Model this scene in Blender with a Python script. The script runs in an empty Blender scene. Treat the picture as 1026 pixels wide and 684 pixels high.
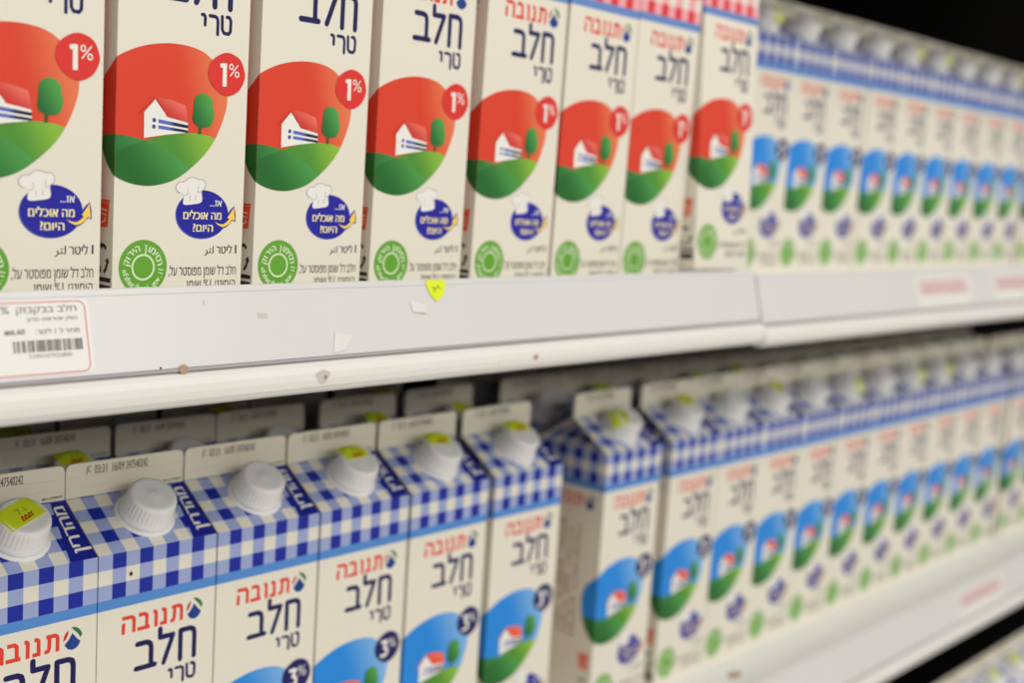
import bpy, math, random
from mathutils import Vector, Matrix

random.seed(7)
SC = bpy.context.scene
COL = SC.collection
MM = 0.001
PI = math.pi

# ------------------------------------------------------------------ camera
yaw, pitch, roll = map(math.radians, (48.1009, -7.7404, 3.7120))
CAM = Vector((-105.12, -512.31, 74.51))
FPX = 1257.16
fw = Vector((math.sin(yaw) * math.cos(pitch), math.cos(yaw) * math.cos(pitch), math.sin(pitch)))
rt = Vector((math.cos(yaw), -math.sin(yaw), 0))
up = rt.cross(fw)
c_, s_ = math.cos(roll), math.sin(roll)
rt, up = c_ * rt + s_ * up, -s_ * rt + c_ * up
cd = bpy.data.cameras.new('camera')
cam = bpy.data.objects.new('camera', cd)
COL.objects.link(cam)
cam.matrix_world = Matrix(((rt.x, up.x, -fw.x, CAM.x * MM), (rt.y, up.y, -fw.y, CAM.y * MM),
                           (rt.z, up.z, -fw.z, CAM.z * MM), (0, 0, 0, 1)))
cd.sensor_fit = 'HORIZONTAL'
cd.sensor_width = 36
cd.lens = 36 * FPX / 1026
cd.clip_start = 0.01
cd.clip_end = 50
cd.dof.use_dof = True
cd.dof.focus_distance = 0.595
cd.dof.aperture_fstop = 4.6
SC.camera = cam

# ------------------------------------------------------------------ light
SC.view_settings.view_transform = 'Standard'
SC.view_settings.look = 'None'
SC.view_settings.gamma = 1
SC.view_settings.exposure = -0.05
SC.view_settings.use_curve_mapping = False
SC.cycles.max_bounces = 8
SC.cycles.diffuse_bounces = 5
world = bpy.data.worlds.new('store_ambient')
SC.world = world
world.use_nodes = True
world.node_tree.nodes['Background'].inputs[0].default_value = (1.0, 0.97, 0.93, 1)
world.node_tree.nodes['Background'].inputs[1].default_value = 0.44


def area(name, loc, target, sx, sy, watts, col):
    l = bpy.data.lights.new(name, 'AREA')
    l.shape = 'RECTANGLE'
    l.size, l.size_y = sx, sy
    l.energy = watts
    l.color = col
    o = bpy.data.objects.new(name, l)
    COL.objects.link(o)
    o.location = loc
    d = (Vector(target) - Vector(loc)).normalized()
    o.rotation_euler = d.to_track_quat('-Z', 'Y').to_euler()
    return o


area('aisle_ceiling_light', (0.6, -1.55, 1.75), (0.6, 0.0, -0.1), 4.0, 0.9, 33, (1.0, 0.97, 0.92))
area('low_fill_light', (0.6, -5.0, 1.75), (0.6, 0.0, -0.2), 6.0, 1.0, 92, (1.0, 0.96, 0.90))  # added low fill that brightens the top seals and gables, not a known lamp

# ------------------------------------------------------------------ materials


def lin(c):
    out = []
    for x in c:
        x = x / 255
        out.append(x / 12.92 if x <= 0.04045 else ((x + 0.055) / 1.055) ** 2.4)
    return (*out, 1)


def mat(name, rgb, rough=0.45, spec=0.3, metal=0.0, coat=0.0, noise=0.0, nscale=60.0):
    m = bpy.data.materials.new(name)
    m.use_nodes = True
    nt = m.node_tree
    b = nt.nodes['Principled BSDF']
    b.inputs['Base Color'].default_value = lin(rgb)
    b.inputs['Roughness'].default_value = rough
    b.inputs['Specular IOR Level'].default_value = spec
    b.inputs['Metallic'].default_value = metal
    b.inputs['Coat Weight'].default_value = coat
    b.inputs['Coat Roughness'].default_value = 0.15
    if noise:
        tc = nt.nodes.new('ShaderNodeTexCoord')
        nz = nt.nodes.new('ShaderNodeTexNoise')
        nz.inputs['Scale'].default_value = nscale
        nz.inputs['Detail'].default_value = 4
        mx = nt.nodes.new('ShaderNodeMix')
        mx.data_type = 'RGBA'
        mx.inputs[6].default_value = lin(tuple(x * (1 - noise) for x in rgb))
        mx.inputs[7].default_value = lin(rgb)
        nt.links.new(tc.outputs['Object'], nz.inputs['Vector'])
        nt.links.new(nz.outputs['Fac'], mx.inputs[0])
        nt.links.new(mx.outputs[2], b.inputs['Base Color'])
    return m


def grad(name, c1, c2, axis, a, b_, rough=0.45):
    """printed two-colour artwork blend along a direction in carton space (mm)"""
    m = mat(name, c1, rough)
    nt = m.node_tree
    b = nt.nodes['Principled BSDF']
    tc = nt.nodes.new('ShaderNodeTexCoord')
    dt = nt.nodes.new('ShaderNodeVectorMath')
    dt.operation = 'DOT_PRODUCT'
    dt.inputs[1].default_value = axis
    mr = nt.nodes.new('ShaderNodeMapRange')
    mr.interpolation_type = 'SMOOTHSTEP'
    mr.inputs[1].default_value = a * MM
    mr.inputs[2].default_value = b_ * MM
    mx = nt.nodes.new('ShaderNodeMix')
    mx.data_type = 'RGBA'
    mx.inputs[6].default_value = lin(c1)
    mx.inputs[7].default_value = lin(c2)
    nt.links.new(tc.outputs['Object'], dt.inputs[0])
    nt.links.new(dt.outputs['Value'], mr.inputs[0])
    nt.links.new(mr.outputs[0], mx.inputs[0])
    nt.links.new(mx.outputs[2], b.inputs['Base Color'])
    return m


def gingham(name, dark, light, cream):
    m = mat(name, cream)
    nt = m.node_tree
    L = nt.links.new
    b = nt.nodes['Principled BSDF']
    uv = nt.nodes.new('ShaderNodeUVMap')
    uv.uv_map = 'UVMap'
    sp = nt.nodes.new('ShaderNodeSeparateXYZ')
    L(uv.outputs[0], sp.inputs[0])

    def par(sock):
        f = nt.nodes.new('ShaderNodeMath'); f.operation = 'FLOOR'
        L(sock, f.inputs[0])
        g = nt.nodes.new('ShaderNodeMath'); g.operation = 'FLOORED_MODULO'
        L(f.outputs[0], g.inputs[0]); g.inputs[1].default_value = 2
        return g.outputs[0]
    cx = par(sp.outputs[0])            # 1 on the dark columns
    ry = par(sp.outputs[1])            # 0 on the dark rows
    inv = nt.nodes.new('ShaderNodeMath'); inv.operation = 'SUBTRACT'
    inv.inputs[0].default_value = 1
    L(ry, inv.inputs[1])
    s = nt.nodes.new('ShaderNodeMath'); s.operation = 'ADD'
    L(cx, s.inputs[0]); L(inv.outputs[0], s.inputs[1])
    h = nt.nodes.new('ShaderNodeMath'); h.operation = 'MULTIPLY'
    L(s.outputs[0], h.inputs[0]); h.inputs[1].default_value = 0.5
    r = nt.nodes.new('ShaderNodeValToRGB')
    r.color_ramp.interpolation = 'CONSTANT'
    e = r.color_ramp.elements
    e[0].position, e[0].color = 0, lin(cream)
    e[1].position, e[1].color = 0.25, lin(light)
    x = e.new(0.75); x.color = lin(dark)
    L(h.outputs[0], r.inputs[0])
    L(r.outputs[0], b.inputs['Base Color'])
    return m


CREAM = (232, 227, 212)
M = {
    'cream': mat('coated_carton_board', CREAM, 0.42),
    'fin': mat('bare_carton_board', (226, 219, 200), 0.55),
    'navy': mat('navy_print', (24, 22, 84)),
    'red_ink': mat('red_logo_print', (226, 66, 46)),
    'white': mat('white_print', (240, 238, 230)),
    'black': mat('black_print', (48, 44, 44)),
    'grey_ink': mat('grey_print', (128, 120, 112)),
    'dot_ink': mat('date_ink', (84, 80, 78)),
    'green_logo': mat('green_logo_print', (40, 120, 60)),
    'blue_logo': mat('blue_logo_print', (28, 64, 140)),
    'brick_logo': mat('brick_logo_print', (196, 60, 48)),
    'hat': mat('hat_white_print', (238, 236, 230)),
    'hat_line': mat('hat_outline_print', (172, 172, 184)),
    'oval': mat('oval_blue_print', (34, 34, 158)),
    'oval_edge': mat('oval_edge_print', (88, 92, 176)),
    'yellow': mat('yellow_print', (250, 212, 84)),
    'pale_yellow': mat('pale_yellow_print', (250, 236, 170)),
    'green': mat('green_seal_print', (102, 166, 52)),
    'pale_green': mat('pale_green_print', (224, 238, 205)),
    'orange': mat('orange_cup_print', (232, 92, 48)),
    'trunk': mat('trunk_print', (62, 92, 40)),
    'tree': grad('tree_print', (28, 104, 52), (88, 170, 78), (1, 0, 0.6), 92, 112),
    'hill_back': grad('back_hill_print', (36, 108, 48), (72, 148, 76), (1, 0, 0.3), 15, 45),
    'hill_dark': grad('dark_hill_print', (34, 104, 42), (80, 162, 78), (1, 0, 0.8), 58, 98),
    'hill_light': grad('light_hill_print', (78, 146, 52), (142, 190, 62), (1, 0, 0.5), 66, 92),
    'roof': grad('roof_print', (206, 48, 44), (238, 120, 104), (0.6, 0, 1), 104, 118),
    'roof_blue': grad('roof_print_on_blue', (232, 78, 52), (244, 128, 100), (0.6, 0, 1), 104, 118),
    'dot_blue': mat('window_dot_print', (66, 84, 160)),
    'bar_blue': grad('wall_stripe_print', (92, 110, 198), (28, 28, 70), (1, 0, 0), 26, 31),
    'cap': mat('white_cap_plastic', (242, 242, 241), 0.38, 0.4),
    'sticker': mat('yellow_sticker_paper', (224, 240, 44), 0.5),
    'sticker_red': mat('sticker_red_ink', (196, 66, 30)),
    'sticker_olive': mat('sticker_olive_ink', (150, 165, 30)),
    'rail': mat('white_rail_enamel', (236, 234, 229), 0.28, 0.4, noise=0.02, nscale=25),
    'strip': mat('label_strip_plastic', (221, 220, 219), 0.3, 0.35, coat=0.25, noise=0.02, nscale=18),
    'strip_edge': mat('label_strip_edge', (176, 170, 174), 0.35),  # hook ridge greyed to draw the shadow lines along the groove
    'deck': mat('white_shelf_enamel', (243, 242, 239), 0.4, noise=0.03, nscale=12),
    'deck_shade': mat('shelf_shade_colour', (20, 19, 18), 0.9, 0.05, noise=0.1, nscale=12),  # near-black puts shade into the colour of undersides and the lowest deck
    'wall': mat('dark_cooler_wall', (22, 21, 20), 0.9, 0.05, noise=0.15, nscale=9),
    'scuff': mat('brown_scuff', (176, 146, 122), 0.7),
    'scuff_grey': mat('grey_scuff', (203, 200, 196), 0.7),
    'tag': mat('price_tag_paper', (232, 230, 225), 0.35, coat=0.2),
    'tag_red': mat('price_tag_red', (206, 78, 84), 0.4),
    'tag_ink': mat('price_tag_ink', (112, 104, 98), 0.4),
    'tag_bar': mat('price_tag_barcode', (92, 84, 80), 0.4),
    'tag_pink': mat('price_tag_faded_red', (196, 110, 122), 0.5),
    'paper': mat('torn_paper', (233, 231, 229), 0.8, noise=0.04, nscale=300),
}
VAR = {
    'red': dict(sky=grad('red_sky_print', (220, 66, 42), (236, 132, 86), (1, 0, 0.25), 56, 90),
                badge=mat('red_badge_print', (222, 54, 48)),
                band=mat('band_print_on_red', (104, 140, 200)),
                ging=gingham('red_gingham_print', (222, 58, 62), (240, 170, 178), CREAM),
                panel=mat('red_bounce_panel', (222, 84, 70)), ribbon=mat('red_ribbon_print', (200, 44, 48)), roof=M['roof']),
    'blue': dict(sky=grad('blue_sky_print', (36, 138, 226), (132, 186, 236), (1, 0, 0.35), 58, 98),
                 badge=mat('navy_badge_print', (30, 28, 96)),
                 band=mat('band_print', (86, 142, 212)),
                 ging=gingham('blue_gingham_print', (24, 42, 158), (158, 172, 216), CREAM),
                 panel=mat('tan_bounce_panel', (228, 186, 146)), ribbon=mat('navy_ribbon_print', (24, 34, 140)), roof=M['roof_blue']),
}

# ------------------------------------------------------------------ mesh helpers


class MB:
    def __init__(self):
        self.v, self.f, self.fm, self.uv, self.mats = [], [], [], {}, []
        self.smooth = set()

    def mi(self, m):
        if m not in self.mats:
            self.mats.append(m)
        return self.mats.index(m)

    def add(self, pts, m, uv=None, smooth=False):
        k = len(self.v)
        self.v += [Vector(p) * MM for p in pts]
        if uv:
            self.uv[len(self.f)] = uv
        if smooth:
            self.smooth.add(len(self.f))
        self.f.append(list(range(k, k + len(pts))))
        self.fm.append(self.mi(m))

    def grid(self, rings, m, closed=True, smooth=True):
        """shared-vertex skin over rings of points"""
        k = len(self.v)
        n = len(rings[0])
        for r in rings:
            self.v += [Vector(p) * MM for p in r]
        i = self.mi(m)
        for a in range(len(rings) - 1):
            for b in range(n if closed else n - 1):
                c = (b + 1) % n
                if smooth:
                    self.smooth.add(len(self.f))
                self.f.append([k + a * n + b, k + a * n + c, k + (a + 1) * n + c, k + (a + 1) * n + b])
                self.fm.append(i)

    def prism(self, prof, x0, x1, m, axis='x'):
        """closed profile (a, b) extruded along x: (x, a, b)"""
        k = len(self.v)
        n = len(prof)
        for x in (x0, x1):
            self.v += [Vector((x, a, b)) * MM for a, b in prof]
        i = self.mi(m)
        for j in range(n):
            q = (j + 1) % n
            self.f.append([k + j, k + q, k + n + q, k + n + j]); self.fm.append(i)
        self.f.append([k + j for j in range(n)][::-1]); self.fm.append(i)
        self.f.append([k + n + j for j in range(n)]); self.fm.append(i)

    def box(self, a, b, m):
        self.prism([(a[1], a[2]), (b[1], a[2]), (b[1], b[2]), (a[1], b[2])], a[0], b[0], m)

    def slab(self, pts, thick, m, fn):
        """flat outline pts (u, v) given real thickness through fn(u, v, e)"""
        n = len(pts)
        self.add([fn(u, v, thick) for u, v in pts], m)
        self.add([fn(u, v, 0) for u, v in reversed(pts)], m)
        for j in range(n):
            a, b = pts[j], pts[(j + 1) % n]
            self.add([fn(*a, 0), fn(*b, 0), fn(*b, thick), fn(*a, thick)], m)

    def build(self, name, parent=None, loc=None):
        me = bpy.data.meshes.new(name)
        me.from_pydata([tuple(p) for p in self.v], [], self.f)
        for m in self.mats:
            me.materials.append(m)
        me.polygons.foreach_set('material_index', self.fm)
        me.polygons.foreach_set('use_smooth', [i in self.smooth for i in range(len(self.f))])
        if self.uv:
            lay = me.uv_layers.new(name='UVMap')
            for i, uvs in self.uv.items():
                for li, q in zip(me.polygons[i].loop_indices, uvs):
                    lay.data[li].uv = q
        me.update()
        o = bpy.data.objects.new(name, me)
        COL.objects.link(o)
        if parent:
            o.parent = parent
        if loc:
            o.location = loc
        return o


def smooth_poly(pts, n=5):
    out = []
    N = len(pts)
    for i in range(N):
        p0, p1, p2, p3 = (Vector(pts[(i + k) % N]) for k in (-1, 0, 1, 2))
        for j in range(n):
            t = j / n
            out.append(tuple(0.5 * ((2 * p1) + (p2 - p0) * t + (2 * p0 - 5 * p1 + 4 * p2 - p3) * t * t
                                    + (3 * p1 - p0 - 3 * p2 + p3) * t ** 3)))
    return out


def ell(cx, cy, rx, ry, n=32):
    return [(cx + rx * math.cos(2 * PI * i / n), cy + ry * math.sin(2 * PI * i / n)) for i in range(n)]


def clip(poly, keep_pos, at=0.0):
    out = []
    f = (lambda p: p[0] - at) if keep_pos else (lambda p: at - p[0])
    for i in range(len(poly)):
        a, b = poly[i], poly[(i + 1) % len(poly)]
        fa, fb = f(a), f(b)
        if fa >= 0:
            out.append(a)
        if (fa > 0 and fb < 0) or (fa < 0 and fb > 0):
            t = fa / (fa - fb)
            out.append((a[0] + (b[0] - a[0]) * t, a[1] + (b[1] - a[1]) * t))
    return out


def stroke(pts, w, flat=False):
    """thick polyline as a list of polygons"""
    out = []
    h = w / 2
    for i in range(len(pts) - 1):
        a, b = Vector(pts[i]), Vector(pts[i + 1])
        d = (b - a).normalized()
        n = Vector((-d.y, d.x)) * h
        out.append([tuple(a - n), tuple(b - n), tuple(b + n), tuple(a + n)])
    k = 10
    for i, p in enumerate(pts):
        if flat and i in (0, len(pts) - 1):
            continue
        r = h if 0 < i < len(pts) - 1 else h * 0.98
        out.append([(p[0] + r * math.cos(2 * PI * j / k), p[1] + r * math.sin(2 * PI * j / k)) for j in range(k)])
    return out


_tc = {}


def text_raw(s):
    if s in _tc:
        return _tc[s]
    if 'א' in s and '#' not in s:
        # alef: the font's outline overlaps itself, so its slanting bar is laid in separately
        out = list(text_raw_plain(s))
        one = [q for p in text_raw_plain('א') for q in p]
        xa, xb, ya, yb = min(q[0] for q in one), max(q[0] for q in one), min(q[1] for q in one), max(q[1] for q in one)
        for i, ch in enumerate(s):
            if ch == 'א':
                d = max(x for p in text_raw_plain(s[:i + 1]) for x, y in p) - xb
                out.append([(xa + d + .15, yb), (xb + d - 1.3, ya), (xb + d - .05, ya), (xa + d + 1.4, yb)])
        _tc[s] = out
        return out
    if 'ד' in s:
        # dalet: drawn from resh plus the short heel where its roof runs past the leg
        r = s.replace('ד', 'ר')
        out = list(text_raw(r))
        one = [q for p in text_raw('ר') for q in p]
        top = max(y for x, y in one)
        for i, ch in enumerate(s):
            if ch == 'ד':
                xr = max(x for p in text_raw(r[:i + 1]) for x, y in p)
                out.append([(xr - .5, top - .95), (xr + .75, top - .95), (xr + .75, top - .1), (xr - .5, top - .1)])
        _tc[s] = out
        return out
    _tc[s] = text_raw_plain(s)
    return _tc[s]


def text_raw_plain(s):
    c = bpy.data.curves.new('lettering', 'FONT')
    c.body = s
    c.size = 10
    c.resolution_u = 2
    o = bpy.data.objects.new('lettering', c)
    COL.objects.link(o)
    bpy.context.view_layer.update()
    dg = bpy.context.evaluated_depsgraph_get()
    me = bpy.data.meshes.new_from_object(o.evaluated_get(dg))
    polys = [[tuple(me.vertices[i].co.xy) for i in p.vertices] for p in me.polygons]
    bpy.data.meshes.remove(me)
    bpy.data.objects.remove(o)
    bpy.data.curves.remove(c)
    return polys


def text_fit(s, u0, u1, v0, v1, bold=0.0):
    ps = text_raw(s)
    xs = [q[0] for p in ps for q in p]
    ys = [q[1] for p in ps for q in p]
    a, b, c, d = min(xs), max(xs), min(ys), max(ys)
    k = bold * .5                       # heavier lettering: the same word printed twice, a hair apart
    return [[(u0 + k * j + (x - a) / (b - a) * (u1 - u0), v0 + (y - c) / (d - c) * (v1 - v0)) for x, y in p]
            for p in ps for j in ((-1, 1) if bold else (0,))]


def text_arc(s, cx, cy, r, size, a0, a1, top=True, bold=0.0):
    """one glyph after another round a circle, from angle a0 to a1 in degrees"""
    out = []
    n = len(s)
    for i, ch in enumerate(s):
        if ch == ' ':
            continue
        a = math.radians(a0 + (a1 - a0) * i / (n - 1))
        ps = text_raw(ch)
        xs = [q[0] for p in ps for q in p]
        mid = (min(xs) + max(xs)) / 2
        k = size / 10
        rot = a - PI / 2 if top else a + PI / 2
        co, si = math.cos(rot), math.sin(rot)
        for p, j in [(p, j) for p in ps for j in (-1, 1)]:
            o = []
            for x, y in p:
                x, y = (x - mid) * k + j * bold * .5, (y - 3.6) * k
                o.append((cx + r * math.cos(a) + x * co - y * si, cy + r * math.sin(a) + x * si + y * co))
            out.append(o)
    return out


def tag(o, label, cat, group=None, kind=None):
    o['label'] = label
    o['category'] = cat
    if group:
        o['group'] = group
    if kind:
        o['kind'] = kind
    return o


# ------------------------------------------------------------------ setting: cooler wall
H = 337.4                      # shelf spacing
XL, XS, XR = -420.0, 702.5, 3000.0
b = MB()
b.box((XL, 470, -960), (XR, 490, 760), M['wall'])
w = b.build('wall_back')
w['kind'] = 'structure'
b = MB()
b.box((-1500, -3200, -1000), (3400, 490, -960), mat('pale_store_floor', (214, 208, 198), 0.35, noise=0.08, nscale=5))
w = b.build('floor')
w['kind'] = 'structure'

# ------------------------------------------------------------------ shelves
ang = math.atan2(9, 35.5)
SL = math.hypot(9, 35.5)


def on_strip(x, s, e, z=0.0):
    """point on the tilted label strip: s mm up the slope, e mm out of it"""
    return (x, -33 + s * math.sin(ang) - e * math.cos(ang), z - 22.3 + s * math.cos(ang) + e * math.sin(ang))


RAIL = [(-29, -21.6), (-30.5, -24.2), (-34.4, -25.0), (-36.6, -26.6), (-37.7, -29.4), (-37.9, -32.8), (-37.4, -36.2),
        (-36.0, -38.8), (-33.5, -40.2), (-29, -40.2), (-26.5, -39), (-25.5, -34), (-18, -34), (-18, 12.6), (-22.2, 12.8),
        (-29.5, -14)]


def disc_scuff(mb, x, z, rx, rz, m, y=-38.05):
    x, z = x - 9.5, z - 2.1
    mb.add([(x + rx * math.cos(a) * (1 + .25 * math.sin(3 * a)), y, z + rz * math.sin(a)) for a in
            [2 * PI * i / 14 for i in range(14)]], m)


def shelf(z, x0, x1, label, extra=None, deck='deck', front=0.0, joints=()):
    root = bpy.data.objects.new('shelf', None)
    COL.objects.link(root)
    root.location = (0, front * MM, z * MM)
    tag(root, label, 'shelf')
    d = MB()
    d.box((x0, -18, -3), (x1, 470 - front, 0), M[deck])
    d.box((x0 + .2, -17.5, -6), (x1 - .2, 470 - front, -3.1), M['deck_shade'])
    d.box((x0, -17, -14), (x0 + 2, 300, -3), M['deck_shade'])
    d.box((x1 - 2, -17, -14), (x1, 300, -3), M['deck_shade'])
    d.build('deck', root)
    cuts = [x0 + 0.5] + list(joints) + [x1 - 0.5]
    for i in range(len(cuts) - 1):
        r = MB()
        r.prism(RAIL, cuts[i] + .4, cuts[i + 1] - .4, M['rail'])
        if extra and i == 0:
            extra(r)
        r.build('front_rail', root)
    s = MB()
    xa, xb = x0 + 2, x1 - 2
    s.prism([on_strip(0, q, e)[1:] for q, e in ((0, 0), (SL - .6, 0), (SL, -.4), (SL, -1.4), (0, -1.4))], xa, xb, M['strip'])
    s.prism([on_strip(0, q, e)[1:] for q, e in ((-1.9, -.6), (-1.5, .7), (-.6, .9), (-.2, 0.2), (-.2, -1.4), (-1.9, -1.4))], xa, xb, M['strip_edge'])
    s.prism([on_strip(0, q, e)[1:] for q, e in ((SL - 3.2, 0), (SL - 3.0, .35), (SL - 2.4, .35), (SL - 2.2, 0))], xa, xb, M['strip'])
    return root, s


def upper_scuffs(r):
    disc_scuff(r, 296, -29.5, 4.2, 3.4, M['scuff_grey'], -37.95)
    disc_scuff(r, 297.5, -30, 1.1, 1.3, M['scuff'], -38.0)
    disc_scuff(r, 424, -32.2, 2.6, .8, M['scuff'], -37.6)
    disc_scuff(r, 455, -30.5, 2.2, 1.6, M['scuff'], -37.9)


sh, st = shelf(0, XL, XS, 'white shelf on the left carrying the red 1% milk cartons', upper_scuffs)
st.slab(ell(209.5, -0.9, 2.4, 2.2, 16), .25, M['scuff'], lambda u, v, e: on_strip(u, v, e + .85))
st.slab(ell(198.5, 0.6, .5, .6, 8), .1, M['black'], lambda u, v, e: on_strip(u, v, e))
st.slab(ell(224.5, 29, .6, 1.1, 8), .1, M['scuff_grey'], lambda u, v, e: on_strip(u, v, e))
st.slab([(253, 23), (259, 22.6), (259.5, 20), (253.5, 20.3)], .05, M['scuff_grey'], lambda u, v, e: on_strip(u, v, e))
st.build('label_strip', sh)
sh, st = shelf(-3, XS, XR, 'white shelf on the right beside the seam carrying upper blue milk cartons', joints=(1022,))
st.build('label_strip', sh)


def low_scuff(r):
    pass


sh, st = shelf(-H, XL, XR, 'white shelf below, carrying rows of blue checked milk cartons', low_scuff, joints=(760,))
st.build('label_strip', sh)
d = MB()
d.slab(ell(793, 15.5, 9, 5, 18), .08, M['scuff'], lambda u, v, e: (u, v, .02 + e))
d.build('deck_stain', sh)
sh, st = shelf(H, XL, XR, 'shelf overhead, underside coloured as in shade, above the upper milk cartons')
st.build('label_strip', sh)
sh, st = shelf(-706, XL, XR, 'lowest white shelf at the bottom right corner', deck='deck_shade', front=-75)  # deck coloured near-black to stand for the shaded gap under the rail above
st.build('label_strip', sh)

# ------------------------------------------------------------------ milk carton
W = 69.8
SH, FB, FT = 207.2, 229.7, 247.2      # shoulder, fin base, fin top
D = 70.0
TH = math.atan2(FB - SH, D / 2)
RS = math.hypot(FB - SH, D / 2)
LAY = 0.055

STROKES_LOGO = [
    [(43.0, 171.0), (47.4, 171.0), (48.6, 170.4), (49.0, 169.0), (48.9, 162.6)], [(44.8, 171), (44.6, 165.2), (44.1, 163.7), (42.2, 163.6)],
    [(36.9, 171.0), (38.2, 171.0), (39.1, 170.2), (39.2, 163.6)], [(36.0, 163.6), (40.2, 163.6)],
    [(31.9, 171.0), (32.9, 171.0), (33.6, 170.2), (33.6, 162.6)],
    [(23.3, 171.0), (26.9, 171.0), (28.1, 169.9), (28.1, 163.6)], [(22.6, 163.6), (30.0, 163.6)],
    [(13.8, 171.0), (19.1, 171.0), (20.5, 170), (20.7, 168.5), (20.6, 162.6)], [(14.7, 168.4), (14.5, 162.6)]]
BALL = [('green_logo', [(56.0, 173.2), (58.2, 173.0), (60.2, 171.8), (61.6, 170.0), (62.1, 168.4), (61.0, 167.0), (59.9, 169.1), (57.7, 171.4)]),
        ('brick_logo', [(54.8, 172.0), (53.4, 171.0), (52.3, 169.3), (51.9, 166.5), (53.3, 167.4), (54.6, 170.0)]),
        ('blue_logo', [(56.7, 170.2), (58.2, 168.3), (59.7, 166.5), (61.2, 165.2), (60.2, 163.1), (58.6, 161.9), (56.7, 161.5), (54.3, 162.4), (52.6, 164.8), (54.3, 166.4), (55.8, 168.5)])]
MILK = [[(48.9, 141.2), (48.8, 157.0), (54.8, 157.0), (56.9, 156.0), (57.5, 153.8), (57.5, 141.2)],
        [(36.3, 160.6), (36.4, 156.0), (44.2, 156.0), (38.8, 141.8)],
        [(22.9, 155.4), (28.4, 155.4), (30.5, 154.4), (31.1, 152.4), (31.2, 142.3)], [(22.4, 142.3), (33.5, 142.3)]]
FRESH = [[(53.2, 137.3), (53.4, 131.4), (54.4, 129.9), (56.9, 129.7), (58.0, 131.0), (58.1, 135.8), (57.2, 137.3), (55.8, 137.3)],
         [(46.4, 136.8), (49.4, 136.8), (50.6, 136.0), (50.9, 134.5), (50.9, 128.9)],
         [(42.2, 136.8), (43.3, 136.8), (43.9, 136.0), (43.9, 132.4)]]
BLOB = [(-13.6, 88), (-12.8, 98), (-9.6, 104.5), (-5.0, 108.6), (1.3, 113.7), (9.9, 118.0), (18.0, 120.5), (26.4, 121.9), (34.9, 122.1), (42.5, 121.0),
        (48.3, 118.6), (54.3, 113.5), (58.0, 107), (59.5, 100.7), (59.0, 95.2), (56.9, 88.6), (53.5, 81.3), (48.1, 73.9), (40.0, 66.6),
        (32.0, 61.4), (23.5, 58.7), (16.3, 58.0), (9.2, 58.8), (2.7, 60.9), (-2.0, 64.0), (-6.5, 68.5), (-11.0, 76)]
BADGE = [(48.2, 110.9), (50.3, 117.0), (58.0, 121.2), (65.6, 118.9), (68.7, 112.9), (68.4, 109.0), (65.3, 104.0), (59.4, 101.3), (54.1, 102.9), (50.1, 106.3)]
HAT = [(36.9, 50.2), (36.9, 54.3), (33.6, 56.0), (32.7, 58.2), (34.6, 60.4), (37.2, 60.6), (39.3, 62.3), (42.4, 62.7), (44.7, 61.8), (47.1, 61.9), (48.8, 60.1), (48.3, 57.7), (46.7, 56.3), (47.0, 51.6), (42, 50.3)]
rnd = random.Random(3)
SMALL = [(y, [(a, a + rnd.uniform(2, 6)) for a in [20 + 7.2 * k for k in range(6)] if rnd.random() < .9]) for y in
         [62 + 5.3 * k for k in range(17)]]


class Printer:
    """puts flat printed shapes on the carton's panels, each layer a hair above the one below"""

    def __init__(self, mb, word=0.0):
        self.mb, self.word = mb, word

    @staticmethod
    def fit(p):
        du = 1.0 if max(v for u, v in p) < 124 else 0.0
        return [(u - du, 1.0152 * v - 1.99) for u, v in p]

    def F(self, polys, m, lay, raw=False):
        for k, p in enumerate(polys):
            p = p if raw else self.fit(p)
            if self.word and min(v for u, v in p) > 124:
                p = [(u + self.word, v) for u, v in p]
            self.mb.add([(u, -lay * LAY - k % 60 * .0007, v) for u, v in p], m)

    def L(self, polys, m, lay, raw=False):        # left side panel; u runs from the back edge to the front edge
        for k, p in enumerate(polys):
            p = p if raw else [(u, 1.0152 * v - 1.99) for u, v in p]
            self.mb.add([(-lay * LAY - k % 60 * .0007, D - u, v) for u, v in p], m)

    def wrap(self, polys, m, lay):     # runs round the front left edge
        for p in polys:
            p = self.fit(p)
            a = clip(p, True)
            if len(a) > 2:
                self.F([a], m, lay, True)
            a = clip(p, False)
            if len(a) > 2:
                self.L([[(D + u, v) for u, v in a]], m, lay, True)


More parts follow.
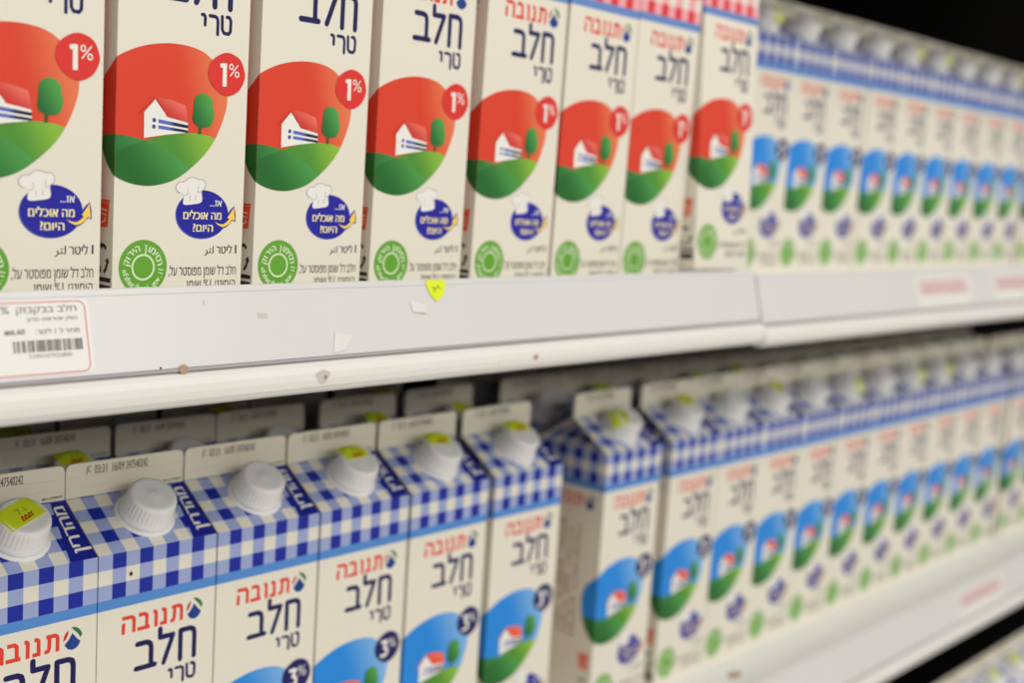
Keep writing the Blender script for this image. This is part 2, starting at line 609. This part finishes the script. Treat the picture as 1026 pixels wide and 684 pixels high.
def build_body(kind):
    V = VAR[kind]
    mb = MB()
    g = V['ging']

    def quad(p0, p1, z0, z1, m, u0=0.0):
        (x0, y0), (x1, y1) = p0, p1
        ln = math.hypot(x1 - x0, y1 - y0)
        us = (u0 / 7.76, (u0 + ln) / 7.76)
        vs = ((z0 - 183.4) / 7.7, (z1 - 183.4) / 7.93)
        mb.add([(x0, y0, z0), (x1, y1, z0), (x1, y1, z1), (x0, y0, z1)], m,
               [(us[0], vs[0]), (us[1], vs[0]), (us[1], vs[1]), (us[0], vs[1])])
    cs = [(0, 0), (W, 0), (W, D), (0, D)]
    for i in range(4):
        a, c = cs[i], cs[(i + 1) % 4]
        u0 = (0, 69.84, 0, 0)[i]
        quad(a, c, 0, 178.0, M['cream'])
        quad(a, c, 178.0, 183.4, V['band'])
        quad(a, c, 183.4, SH, g, u0)
    mb.add([(0, 0, 0), (0, D, 0), (W, D, 0), (W, 0, 0)], M['cream'])
    P = Printer(mb, 0.9 if kind == 'red' else 0.0)
    # landscape
    blob = smooth_poly(BLOB, 5)
    P.wrap([blob], V['sky'], 1)
    low = [p for p in blob]

    def hill(curve, m, lay):
        """the part of the landscape outline that lies below a crest line"""
        xs = [c[0] for c in curve]

        def crest(x):
            if x <= xs[0]:
                return curve[0][1]
            for (a, ya), (b_, yb) in zip(curve, curve[1:]):
                if x <= b_:
                    return ya + (yb - ya) * (x - a) / (b_ - a)
            return curve[-1][1]
        poly = []
        for i in range(len(low)):
            p, q = low[i], low[(i + 1) % len(low)]
            fp, fq = crest(p[0]) - p[1], crest(q[0]) - q[1]
            if fp >= 0:
                poly.append(p)
            if fp * fq < 0:
                t = fp / (fp - fq)
                x = p[0] + (q[0] - p[0]) * t
                poly.append((x, crest(x)))
        # order: outline below the crest runs right to left along the bottom, then back along the crest
        right = max(poly, key=lambda p: p[0])
        left = min(poly, key=lambda p: p[0] + p[1] * .001)
        below = [p for p in poly]
        seq = sorted([c for c in curve if left[0] < c[0] < right[0]], key=lambda c: c[0])
        # the outline is clockwise; rotate so it starts where it leaves the crest on the right
        k = max(range(len(below)), key=lambda i: below[i][0] + below[i][1])
        below = below[k:] + below[:k]
        P.wrap([(below + seq)[::-1]], m, lay)
    hill([(-14, 78.6), (-5, 79.8), (2.8, 80.0), (9, 79.4), (14.5, 78.4), (40, 70), (60, 60)], M['hill_back'], 2)
    hill([(-14, 62), (-6, 68.0), (0.1, 71.5), (7.5, 75.0), (15.7, 77.9), (20.4, 79.6), (26, 81), (32.6, 82.2), (38, 82.9), (43.9, 83.0), (49, 82.4), (60, 79.5)], M['hill_light'], 3)
    hill([(-14, 62), (-6, 68.0), (0.1, 71.5), (7.5, 75.0), (15.7, 77.9), (21.8, 76.4), (27.9, 74.0), (34, 70.8), (40.2, 66.4), (46, 61)], M['hill_dark'], 4)
    P.F([[(15.2, 79.2), (26.5, 81.3), (38.2, 83.0), (38.0, 87.4), (26.8, 89.6), (20.5, 96.6), (15.0, 90.6)]], M['white'], 5)
    P.F([[(20.7, 97.7), (26.8, 89.3), (38.0, 87.5), (37.4, 92), (36.4, 95.2), (28.4, 97.2)]], V['roof'], 6)
    P.F(stroke([(12.7, 90.0), (20.9, 97.4)], .7), V['roof'], 6)
    P.F([ell(20.2, 87.4, 1, 1.0, 14), ell(20.1, 84.5, 1, 1.0, 14)], M['dot_blue'], 6)
    P.F([[(22.4, 86.3), (38.1, 84.9), (38.1, 86.3), (22.4, 88.0)], [(22.4, 83.7), (38.1, 82.9), (38.1, 84.0), (22.4, 85.3)]], M['bar_blue'], 6)
    P.F([[(44.0, 86.8), (43.7, 82.6), (45.4, 82.8), (45.6, 86.8)]], M['trunk'], 5)
    P.F([smooth_poly([(42.0, 99.8), (45.4, 101.4), (49.0, 100.6), (51.2, 97.9), (51.2, 95.2), (52.3, 93.4), (51.8, 89.8), (50.2, 86.8), (46.4, 85.9), (42.7, 86.5), (40.5, 89.0), (40.8, 93.3), (41.0, 97.4)], 3)], M['tree'], 6)
    # fat badge
    P.F([smooth_poly(BADGE, 4)[::-1]], V['badge'], 7)
    if kind == 'red':
        P.F(stroke([(54.7, 114.9), (57.0, 115.4)], 1.9, True) + stroke([(57.2, 116.3), (57.4, 105.6)], 2.3, True), M['white'], 8)
    else:
        P.F(stroke([(53.8, 115.2), (57.8, 115.2), (57.8, 114.9), (55.8, 111.4), (57.6, 110.6), (58.4, 109.0), (58.0, 107.1), (56.4, 106.1), (53.6, 106.3)], 2.0), M['white'], 8)
    for cx, cy in ((60.9, 115.0), (64.2, 111.7)):
        P.F(stroke(ell(cx, cy, 1.05, 1.2, 10) + [(cx + 1.05, cy)], .62), M['white'], 8)
    P.F(stroke([(60.5, 110.8), (64.6, 116.0)], .62), M['white'], 8)
    # words
    for s in STROKES_LOGO:
        P.F(stroke(s, 2.0, True), M['red_ink'], 1)
    for s in MILK:
        P.F(stroke(s, 2.85), M['navy'], 1)
    for s in FRESH:
        P.F(stroke(s, 1.65), M['navy'], 1)
    for m, p in BALL:
        P.F([p[::-1]], M[m], 1)
    # blue speech oval under a cook's hat
    P.F([ell(47.4, 45.4, 14.6, 11.3, 40)], M['oval_edge'], 1)
    P.F([ell(47.8, 45.8, 14.4, 11.2, 40)], M['oval'], 2)
    hat = smooth_poly(HAT, 3)
    P.F([hat[::-1]], M['hat'], 3)
    P.F(stroke(hat[5:-6], .35), M['hat_line'], 4)
    P.F(stroke([(37.3, 54.2), (39.5, 55.2), (39.0, 57.4)], .3) + stroke([(46.5, 56.4), (44.6, 55.8), (44.9, 58.6)], .3) + stroke([(40.5, 52.2), (40.4, 54.2)], .3) + stroke([(43.5, 52.4), (43.5, 54.4)], .3), M['hat_line'], 4)
    P.F(text_fit('...זא', 51.6, 58.2, 49.6, 52.4, .12), M['white'], 3)
    P.F(text_fit('םילכוא המ', 37.2, 58.2, 43.4, 47.6, .28), M['pale_yellow'], 3)
    P.F(text_fit('?םויה', 42.6, 53.6, 37.6, 41.4, .28), M['pale_yellow'], 3)
    P.F([smooth_poly([(54.3, 42.6), (58.0, 41.6), (60.4, 42.4), (62.4, 44.6), (61.0, 44.8), (65.4, 50.0), (66.5, 42.6), (64.8, 43.2), (62.2, 40.6), (59.6, 39.4), (56.4, 40.4)], 2)[::-1]], M['oval'], 4)
    P.F([[(54.5, 42.3), (57.2, 41.4), (59.3, 41.2), (61.4, 42.4), (62.8, 43.9), (61.7, 44.4), (65.3, 49.4), (66.0, 43.0), (64.5, 43.6), (62.9, 41.7), (61.2, 40.5), (58.9, 39.9), (56.6, 40.8)][::-1]], M['yellow'], 5)
    P.F(text_fit('רטיל', 56.2, 65.0, 27.2, 31.6, .2) + text_fit('1', 66.9, 67.7, 27.4, 31.4, .1) + text_fit('ﺮﺘﻟ', 49.4, 54.6, 26.2, 31.0, .15), M['black'], 1)
    P.F(text_fit(',לע רטסופמ ןמוש לד בלח', 30.0, 67.8, 15.6, 22.0, .06), M['black'], 1)
    P.F(text_fit('ןמוש %1 ינגומוה' if kind == 'red' else 'ןמוש %3 ינגומוה', 40, 67.6, 9.2, 15.2, .06), M['black'], 1)
    # round green seal
    gx, gy = 16.6, 21.2
    P.F([ell(gx, gy, 12.5, 12.5, 44)], M['green'], 1)
    P.F(stroke(ell(gx, gy, 5.6, 5.6, 30) + [(gx + 5.6, gy)], .9), M['pale_green'], 2)
    P.F(text_arc('קוריה ןומיסה', gx, gy, 9.1, 4.7, 166, 14, True, .25), M['pale_green'], 2)
    P.F(text_arc('efsharibari.gov.il', gx, gy, 9.3, 4.0, 191, 353, False, .15), M['pale_green'], 2)
    # left side panel
    for s in STROKES_LOGO:
        P.L(stroke(s, 2.0, True), M['red_ink'], 1)
    for m, p in BALL:
        P.L([p[::-1]], M[m], 1)
    for v, runs in SMALL:
        P.L([[(D - e, v), (D - s, v), (D - s, v + 2.0), (D - e, v + 2.0)] for s, e in runs], M['grey_ink'], 1)
    P.L([[(u - 2.3, v) for u, v in q] for q in ([(59.9, 38.4), (67.6, 38.8), (68.6, 49.6), (58.9, 49.6)], [(58.5, 49.8), (69, 49.8), (69, 51), (58.5, 51)])], M['orange'], 1)
    P.L(stroke([(60, 46.6), (64, 46.2)], .7) + stroke([(60, 44.6), (64, 44.2)], .5) + stroke([(60.4, 40.8), (63, 41.6), (63, 43)], .8), M['white'], 2)
    for k in range(3):
        a = math.radians(90 + 120 * k)
        pts = [(61.6 + 4.0 * math.cos(a + t), 24.4 + 6.2 * math.sin(a + t)) for t in (-.75, -.4, 0, .3)]
        P.L(stroke(pts, 1.7, True), M['black'], 1)
        q, t = pts[-1], a + .3
        P.L([[(q[0] + 2 * math.cos(t), q[1] + 2 * math.sin(t)), (q[0] - 2.2 * math.sin(t), q[1] + 2.4 * math.cos(t)), (q[0] - 2 * math.cos(t), q[1] - 2 * math.sin(t))]], M['black'], 1)
    # right side panel: unseen, made up to bounce its tint into the gaps, pale lines on it
    rp = [(7, 34), (64, 34), (64, 176), (7, 176)]
    mb.add([(W + LAY, q, v) for q, v in rp], V['panel'])
    for v, runs in SMALL:
        for a, c in runs:
            mb.add([(W + 2 * LAY, q, z) for q, z in ((a - 8, v), (c - 8, v), (c - 8, v + 2), (a - 8, v + 2))], M['white'])
    P.L([[(46, 14.2), (68.5, 14.2), (68.5, 16.2), (46, 16.2)], [(46, 8.8), (68.5, 8.8), (68.5, 12.8), (46, 12.8)]], M['black'], 1)
    return mb


def build_gable(kind):
    V = VAR[kind]
    g = V['ging']
    mb = MB()
    t = 0.7
    n = Vector((0, -math.sin(TH), math.cos(TH)))

    def R(u, s, e=0.0):     # front roof panel: s mm up the slope
        return Vector((u, s * math.cos(TH), SH + s * math.sin(TH))) + n * e

    def B(u, s, e=0.0):     # rear roof panel
        q = R(u, s, e)
        return Vector((q.x, D - q.y, q.z))
    r0 = (SH - 183.4) / 7.93
    uvq = [(0, r0), (W / 7.76, r0), (W / 7.76, r0 + RS / 7.93), (0, r0 + RS / 7.93)]
    mb.add([R(0, 0), R(W, 0), R(W, RS), R(0, RS)], g, uvq)
    mb.add([R(0, 0, -t), R(0, RS, -t), R(W, RS, -t), R(W, 0, -t)], M['cream'])
    mb.add([B(0, 0), B(0, RS), B(W, RS), B(W, 0)], g, [uvq[0], uvq[3], uvq[2], uvq[1]])
    mb.add([B(0, 0, -t), B(W, 0, -t), B(W, RS, -t), B(0, RS, -t)], M['cream'])
    for f in (R, B):
        for x in (0, W):
            mb.add([f(x, 0), f(x, RS), f(x, RS, -t), f(x, 0, -t)], M['fin'])
    # folded-in side triangles
    for x0, xa in ((0.05, 31), (W - .05, W - 31)):
        A, C, T = (x0, 0.3, SH), (x0, D - .3, SH), (xa, D / 2, FB - 2.0)
        mb.add([A, C, T], g, [(0, r0), (9, r0), (4.5, r0 + 4.6)])
    # dark ribbon with the slanted word on the right of the front roof panel
    e = LAY
    mb.add([R(55.1, 0, e), R(W, 0, e), R(W, RS - 1.6, e), R(61.6, RS - 1.6, e)], V['ribbon'])
    if kind == 'blue':
        ps = text_fit('ןירדהמ', 0, 1, 0, 1, .022)
        for k, p in enumerate(ps):
            out = []
            for x, y in p:          # reading direction runs down the slope, letter tops to the left
                s = 5.2 + x * 31.0
                out.append(R(69.3 - y * (9.4 - 1.6 * x), s, 2 * e + k % 2 * .001))
            mb.add(out, M['white'])
    return mb


def build_fin(kind):
    mb = MB()
    # ridged sheet: outline with rounded top corners, two thin crimp lines
    zs = [FB - 1.2, FB + 4.6, FB + 4.9, FB + 5.2, FB + 10.2, FB + 10.5, FB + 10.8, FT - 3.6, FT - 2.2, FT - 1.1, FT - .35, FT]
    inset = [0, 0, 0, 0, 0, 0, 0, 0, .35, 1.0, 2.0, 3.6]
    dep = [0, 0, .25, 0, 0, .25, 0, 0, 0, 0, .05, .25]
    h = 0.95
    y = D / 2
    rings = []
    for z, i, d_ in zip(zs, inset, dep):
        rings.append([(i, y - h + d_, z), (W - i, y - h + d_, z), (W - i, y + h - d_, z), (i, y + h - d_, z)])
    mb.grid(rings, M['fin'], True, False)
    mb.add([rings[-1][0], rings[-1][1], rings[-1][2], rings[-1][3]], M['fin'])
    mb.add(rings[0][::-1], M['fin'])
    def lay(ps):
        for k, p in enumerate(ps):
            mb.add([(u, y - h - LAY - k % 2 * .001, v) for u, v in p], M['dot_ink'])
    for k, p in enumerate(text_fit('ןאכ החיתפל', 57.5, 68.5, FB + .3, FB + 2.1, .2)):
        mb.add([(u, y - h - LAY - k % 2 * .001, v) for u, v in p], M['black'])
    lay(text_fit('JC', 11.2, 14.0, FT - 6.6, FT - 2.0, .12))
    lay(text_fit('03:31', 16.0, 23.2, FT - 6.6, FT - 2.0, .12))
    lay(text_fit('16/09', 26.4, 33.2, FT - 6.6, FT - 2.0, .12))
    lay(text_fit('247540242', 34.4, 47.4, FT - 6.6, FT - 2.0, .12))
    return mb


CAP_N = Vector((0, -math.sin(TH), math.cos(TH)))
CAP_X = Vector((1, 0, 0))
CAP_Y = CAP_N.cross(CAP_X)
CAP_O = Vector((36.6, 21.6 * math.cos(TH), SH + 21.6 * math.sin(TH)))


def cap_pt(a, b_, h):
    return CAP_O + CAP_X * a + CAP_Y * b_ + CAP_N * h


def build_spout():
    mb = MB()
    k = 40
    prof = [(16.2, 0.02), (16.2, .5), (15.2, .9), (13.2, 1.0), (13.0, 3.0)]
    mb.grid([[cap_pt(r * math.cos(2 * PI * i / k), r * math.sin(2 * PI * i / k), h) for i in range(k)] for r, h in prof], M['cap'])
    return mb


def build_cap():
    mb = MB()
    k = 144
    prof = [(13.4, 1.2, 0), (14.9, 1.3, 0), (15.1, 2.0, 0), (15.0, 4.3, 0), (14.3, 4.8, 0), (14.25, 5.2, 0), (14.2, 5.8, .5), (13.6, 13.2, .45),
            (13.3, 14.6, .15), (12.7, 15.5, 0), (11.7, 16.0, 0), (10.4, 16.05, 0), (8, 15.9, 0), (2.4, 15.8, 0), (1.9, 16.0, 0), (1.0, 16.05, 0), (0.2, 15.9, 0)]
    prof = [(r * .965, h * .97, rib) for r, h, rib in prof]
    rings = []
    for r, h, rib in prof:
        rings.append([cap_pt((r - rib * (0, .35, 1, .35)[i % 4] if rib else r) * math.cos(2 * PI * i / k), (r - rib * (0, .35, 1, .35)[i % 4] if rib else r) * math.sin(2 * PI * i / k), h)
                      for i in range(k)])
    mb.grid(rings, M['cap'])
    mb.add(rings[-1], M['cap'])
    return mb


def build_sticker(du, dv, rot, w=19.0, h=12.0, droop=.55):
    mb = MB()
    co, si = math.cos(rot), math.sin(rot)

    def fn(u, v, e):
        a, b_ = du + u * co - v * si, dv + u * si + v * co
        r = math.hypot(a, b_)
        drop = max(0.0, r - 11.2) * droop
        return cap_pt(a, b_, 15.65 + e - drop)
    # a gridded sheet so that it can droop over the rim
    nx, ny = 8, 6
    P0 = [[(-w / 2 + w * i / nx, -h / 2 + h * j / ny) for i in range(nx + 1)] for j in range(ny + 1)]
    for lay in (0.22, 0.0):
        for j in range(ny):
            for i in range(nx):
                mb.add([fn(*P0[j][i], lay), fn(*P0[j][i + 1], lay), fn(*P0[j + 1][i + 1], lay), fn(*P0[j + 1][i], lay)], M['sticker'])
    ring = P0[0] + [r[-1] for r in P0[1:]] + P0[-1][::-1][1:] + [r[0] for r in P0[::-1]][1:-1]
    for a, c in zip(ring, ring[1:] + ring[:1]):
        mb.add([fn(*a, 0), fn(*c, 0), fn(*c, .22), fn(*a, .22)], M['sticker'])
    for s in ([(-2.2, -3.9), (-1.2, -2.0), (-.2, -3.8), (.8, -2.2), (1.8, -3.8)], [(2.4, -3.6), (3.2, -2.1), (4.2, -3.4), (5.0, -2.0)], [(-2.6, -4.6), (4.6, -4.2)]):
        for k, p in enumerate(stroke(s, .75)):
            mb.add([fn(u, v, .32 + k * .001) for u, v in p], M['sticker_red'])
    for s in ([(-1.6, 2.6), (.6, 2.6), (-.6, -.4)], [(2.0, .2), (2.1, .3)], [(3.6, 2.4), (3.6, -.4)]):
        for k, p in enumerate(stroke(s, .5)):
            mb.add([fn(u, v, .32 + k * .001) for u, v in p], M['sticker_olive'])
    return mb


OFF = Vector((-W / 2, -D / 2, 0))
BASES = {}
for kind in ('red', 'blue'):
    root = bpy.data.objects.new('milk_carton', None)
    COL.objects.link(root)
    parts = []
    for nm, mb in (('body', build_body(kind)), ('gable_top', build_gable(kind)), ('top_seal', build_fin(kind)), ('spout', build_spout()), ('cap', build_cap())):
        o = mb.build(nm, root)
        o.location = OFF * MM
        parts.append(o)
    BASES[kind] = (root, parts)
STICK = []
for args in ((-2.0, 1.6, .40, 22, 13), (-.8, 7.6, .05, 18, 12), (-1.0, 7.8, -.1, 18, 11.5), (2.5, 5.5, .25, 18, 11.5), (1.5, -8.5, .1, 17, 13, 1.15), (-9.5, 1.0, 1.2, 16, 13, 1.1)):
    o = build_sticker(*args).build('price_sticker')
    STICK.append(o.data)
    bpy.data.objects.remove(o)
used = set()


def carton(kind, x, y, z, label, group, rz=None, stick=None, tilt=0.0, lean=0.0):
    """x, y, z of the front left bottom corner (mm)"""
    root, parts = BASES[kind]
    if kind not in used:
        used.add(kind)
        r, ps = root, parts
    else:
        r = root.copy()
        COL.objects.link(r)
        ps = []
        for p in parts:
            q = p.copy()
            q.parent = r
            COL.objects.link(q)
            ps.append(q)
    rz = random.uniform(-.5, .5) if rz is None else rz
    Rm = Matrix.Rotation(math.radians(lean), 4, 'Y') @ Matrix.Rotation(math.radians(tilt), 4, 'X') @ Matrix.Rotation(math.radians(rz), 4, 'Z')
    base = Vector((x + W / 2, y, z)) + Matrix.Rotation(math.radians(tilt), 3, 'X') @ Vector((0, D / 2, 0))
    r.matrix_world = Matrix.Translation(base * MM) @ Rm
    tag(r, label, 'milk carton', group)
    if stick is not None:
        s = bpy.data.objects.new('price_sticker', STICK[stick])
        s.parent = ps[-1]
        COL.objects.link(s)
        s['label'] = 'yellow price sticker'
    return r


ORD = ('first second third fourth fifth sixth seventh eighth ninth tenth eleventh twelfth thirteenth fourteenth fifteenth '
       'sixteenth seventeenth eighteenth nineteenth twentieth').split()
# upper shelf, red row
for i, x in enumerate((116.9, 193.0, 269.7, 346.3, 425.0, 497.9, 569.0)):
    carton('red', x, 0, 0, '1%% milk carton with red picture, %s from the left on the upper shelf' % ORD[i], 'red cartons on the upper shelf', rz=0, lean=(0, .1, .2, .4, .75, .75, .6)[i])
carton('red', 640.2, -12.0, 13.4, '1% milk carton with red picture raised on the rail beside the blue cartons', 'red cartons on the upper shelf', rz=0, tilt=-3.2, lean=.6)
# upper shelf, blue row set back
prev = 0
for i, x in enumerate((829, 899.5, 969.8, 1040.2, 1110.6, 1181, 1251.5, 1322, 1394, 1470, 1541, 1612, 1683)):
    carton('blue', x, 72 + random.uniform(-1.5, 1.5), -3, '3%% milk carton with blue picture, %s right of the red cartons on upper shelf' % ORD[i],
           'blue cartons on the upper shelf', stick={0: 4, 4: 4, 5: 4, 8: 4}.get(i))
# lower shelf, front row
for i, x in enumerate((142.8, 213.2, 284.0, 355.5, 428.2, 505.1)):
    carton('blue', x, 41.4, -H, 'blue checked 3%% milk carton, %s from the left in the lower front row' % ORD[i],
           'blue cartons left of the gap, lower shelf', rz=0, stick={0: 0, 3: 1, 4: 2, 5: 2}.get(i))
for i, x in enumerate((626.5, 711.5, 781.9, 852.3, 922.8, 993.2, 1063.6, 1134.2, 1204.8, 1275.4, 1347, 1430, 1501, 1572)):
    carton('blue', x, 41.4, -H, 'blue checked 3%% milk carton, %s right of the gap in the lower front row' % ORD[i],
           'blue cartons right of the gap, lower shelf', rz=(0 if i == 0 else None), stick={0: 5, 1: 1, 3: 3, 5: 4, 7: 4, 8: 4}.get(i))
for o in list(bpy.data.objects):
    if o.name.startswith('body') and o.parent and o.parent.get('label', '').startswith('blue checked 3% milk carton, second from the left in the lower front'):
        b = MB()
        b.add([(u, -.2, v) for u, v in ell(18.2, 194.9, 1.0, 1.2, 12)], M['black'])
        q = b.build('ink_spot', o.parent)
        q.location = OFF * MM
        q['label'] = 'small black ink spot'
# lower shelf, second and third rows
for i, x in enumerate((139, 210.5, 284, 355, 439, 519, 622, 693, 764, 835, 906, 977, 1048, 1119, 1190, 1261, 1332, 1403, 1474)):
    carton('blue', x, 114, -H, 'blue checked milk carton, %s from the left in the lower second row' % ORD[i],
           'second row on the lower shelf', stick={1: 1, 4: 2, 5: 3, 7: 1, 9: 3, 10: 1}.get(i), rz=random.uniform(-.2, .2))
for i, x in enumerate((140, 214, 287, 362, 434, 512, 624, 696, 768, 840, 912, 984, 1056, 1128, 1200, 1272, 1344, 1416)):
    carton('blue', x, 186.5, -H, 'blue checked milk carton, %s from the left in the lower third row' % ORD[i],
           'third row on the lower shelf', stick={1: 2, 3: 1, 5: 2}.get(i), rz=random.uniform(-.2, .2))
# lowest shelf in the bottom right corner
for i in range(6):
    carton('blue', 1085 + 71.5 * i, -25, -706, 'blue checked milk carton, %s from the left on the lowest shelf' % ORD[i],
           'cartons on the lowest shelf', stick={1: 1, 3: 3, 4: 1}.get(i))

# ------------------------------------------------------------------ price tags and scraps on the label strips


def rrect(u0, v0, u1, v1, r, n=6):
    out = []
    for cx, cy, a0 in ((u1 - r, v0 + r, -90), (u1 - r, v1 - r, 0), (u0 + r, v1 - r, 90), (u0 + r, v0 + r, 180)):
        for i in range(n + 1):
            a = math.radians(a0 + 90 * i / n)
            out.append((cx + r * math.cos(a), cy + r * math.sin(a)))
    return out


t = MB()
f = lambda u, v, e: on_strip(u - 9.8, v + 1.5, e + .05)
t.slab(rrect(92, -.1, 177, 31.2, 3.2), .25, M['tag'], f)


def put(ps, m, lay=1):
    for k, p in enumerate(ps):
        t.add([f(u, v, .25 + lay * .05 + k % 60 * .0007) for u, v in p], m)


rr = rrect(94, .6, 175, 30.2, 3.0)
put(stroke(rr + rr[:1], .42), M['tag_red'])
put(text_fit('קובקבב בלח', 145.0, 171.2, 25.0, 29.0, .12) + text_fit('1%', 136.5, 142.0, 25.8, 29.0, .1), M['tag_ink'])
put(text_fit('ןוינס סוארטא קפס', 149.2, 171.2, 22.0, 23.9, .05), M['tag_ink'])
put(text_fit(':רטיל 1 ל ריחמ', 152.4, 171.6, 17.0, 19.3, .12) + text_fit('₪6.60', 139.4, 147.6, 17.2, 19.5, .25), M['tag_ink'])
rb = random.Random(11)
x = 142.3
bars = []
while x < 172.8:
    wd = rb.choice((.35, .35, .7, .7, 1.0))
    bars.append([(x, 9.8), (x + wd, 9.8), (x + wd, 14.6), (x, 14.6)])
    x += wd + rb.choice((.3, .35, .6, .8))
put(bars, M['tag_bar'])
put(text_fit('7290107932800', 148.4, 167.2, 7.2, 8.9), M['tag_ink'])
tag(t.build('price_tag'), 'white price tag with red outline and barcode at the left of the upper rail', 'price tag')


def red_tag(x0, x1, z, label, words, dy=0):
    t = MB()
    f = lambda u, v, e: on_strip(u, v, e + .05, z)
    t.slab(rrect(x0 - 8, 1.0, x1 + 8, 30, 2.0), .25, M['tag'], f)
    for k in range(words):
        a = x0 + (x1 - x0) * k / words
        b_ = a + (x1 - x0) / words * .82
        for v, hh in ((19.5, 4.5), (13.5, 3.4)):
            for i, p in enumerate(stroke([(a, v + hh), (b_, v + hh), (b_, v)], 2.0) + stroke([(a + 3, v + hh - 3), (a + 3, v), (b_ - 5, v)], 1.6)):
                t.add([f(u, q, .32 + i * .001) for u, q in p], M['tag_pink'])
    tag(t.build('price_tag'), label, 'price tag')


red_tag(980, 1083, -3, 'white price tag with faded red print on upper rail, below the blue cartons', 6)
red_tag(1155, 1254, -3, 'white price tag with faded red print at the right edge, upper rail', 6)
red_tag(1161, 1266, -H, 'white price tag with faded red print on the lower rail', 6)

t = MB()
f = lambda u, v, e: on_strip(u - 9.6, v + 1.7, e + .3)
t.slab([(375.2, 34.6), (374.9, 32.8), (376.4, 28.4), (378.6, 25.2), (381.4, 22.8), (384.6, 23.9), (387.2, 26.4), (389.2, 30.6), (390.0, 34.4)][::-1], .3, M['sticker'], f)
for s in ([(379.5, 31), (381.5, 29.2), (380.5, 28.0)], [(383.2, 31.4), (385, 29.6)], [(380.0, 29.5), (384.6, 30.8)]):
    for p in stroke(s, .6):
        t.add([f(u, v, .36) for u, v in p], M['sticker_olive'])
tag(t.build('price_sticker'), 'bright yellow price sticker hanging over the upper rail edge', 'sticker')


def scrap(pts, label, lift):
    t = MB()
    n = len(pts)
    cu = sum(p[0] for p in pts) / n
    fn = lambda u, v, e: on_strip(u - 9.6, v + 1.2, .1 + e + lift * max(0, (u - pts[0][0])) * .08)
    t.slab(pts, .3, M['paper'], fn)
    tag(t.build('paper_scrap'), label, 'paper scrap')


scrap([(308.6, 10.4), (306.0, -.1), (309.5, .1), (313.8, 1.2), (316.0, 4.0), (319.4, 8.2), (314, 8.8)], 'torn white paper scrap near the bottom edge of the upper rail', 1)
scrap([(361.9, 24.1), (363.2, 18.2), (372.7, 17.2), (372.6, 21.8)], 'torn white paper scrap just below the yellow rail sticker', 1)
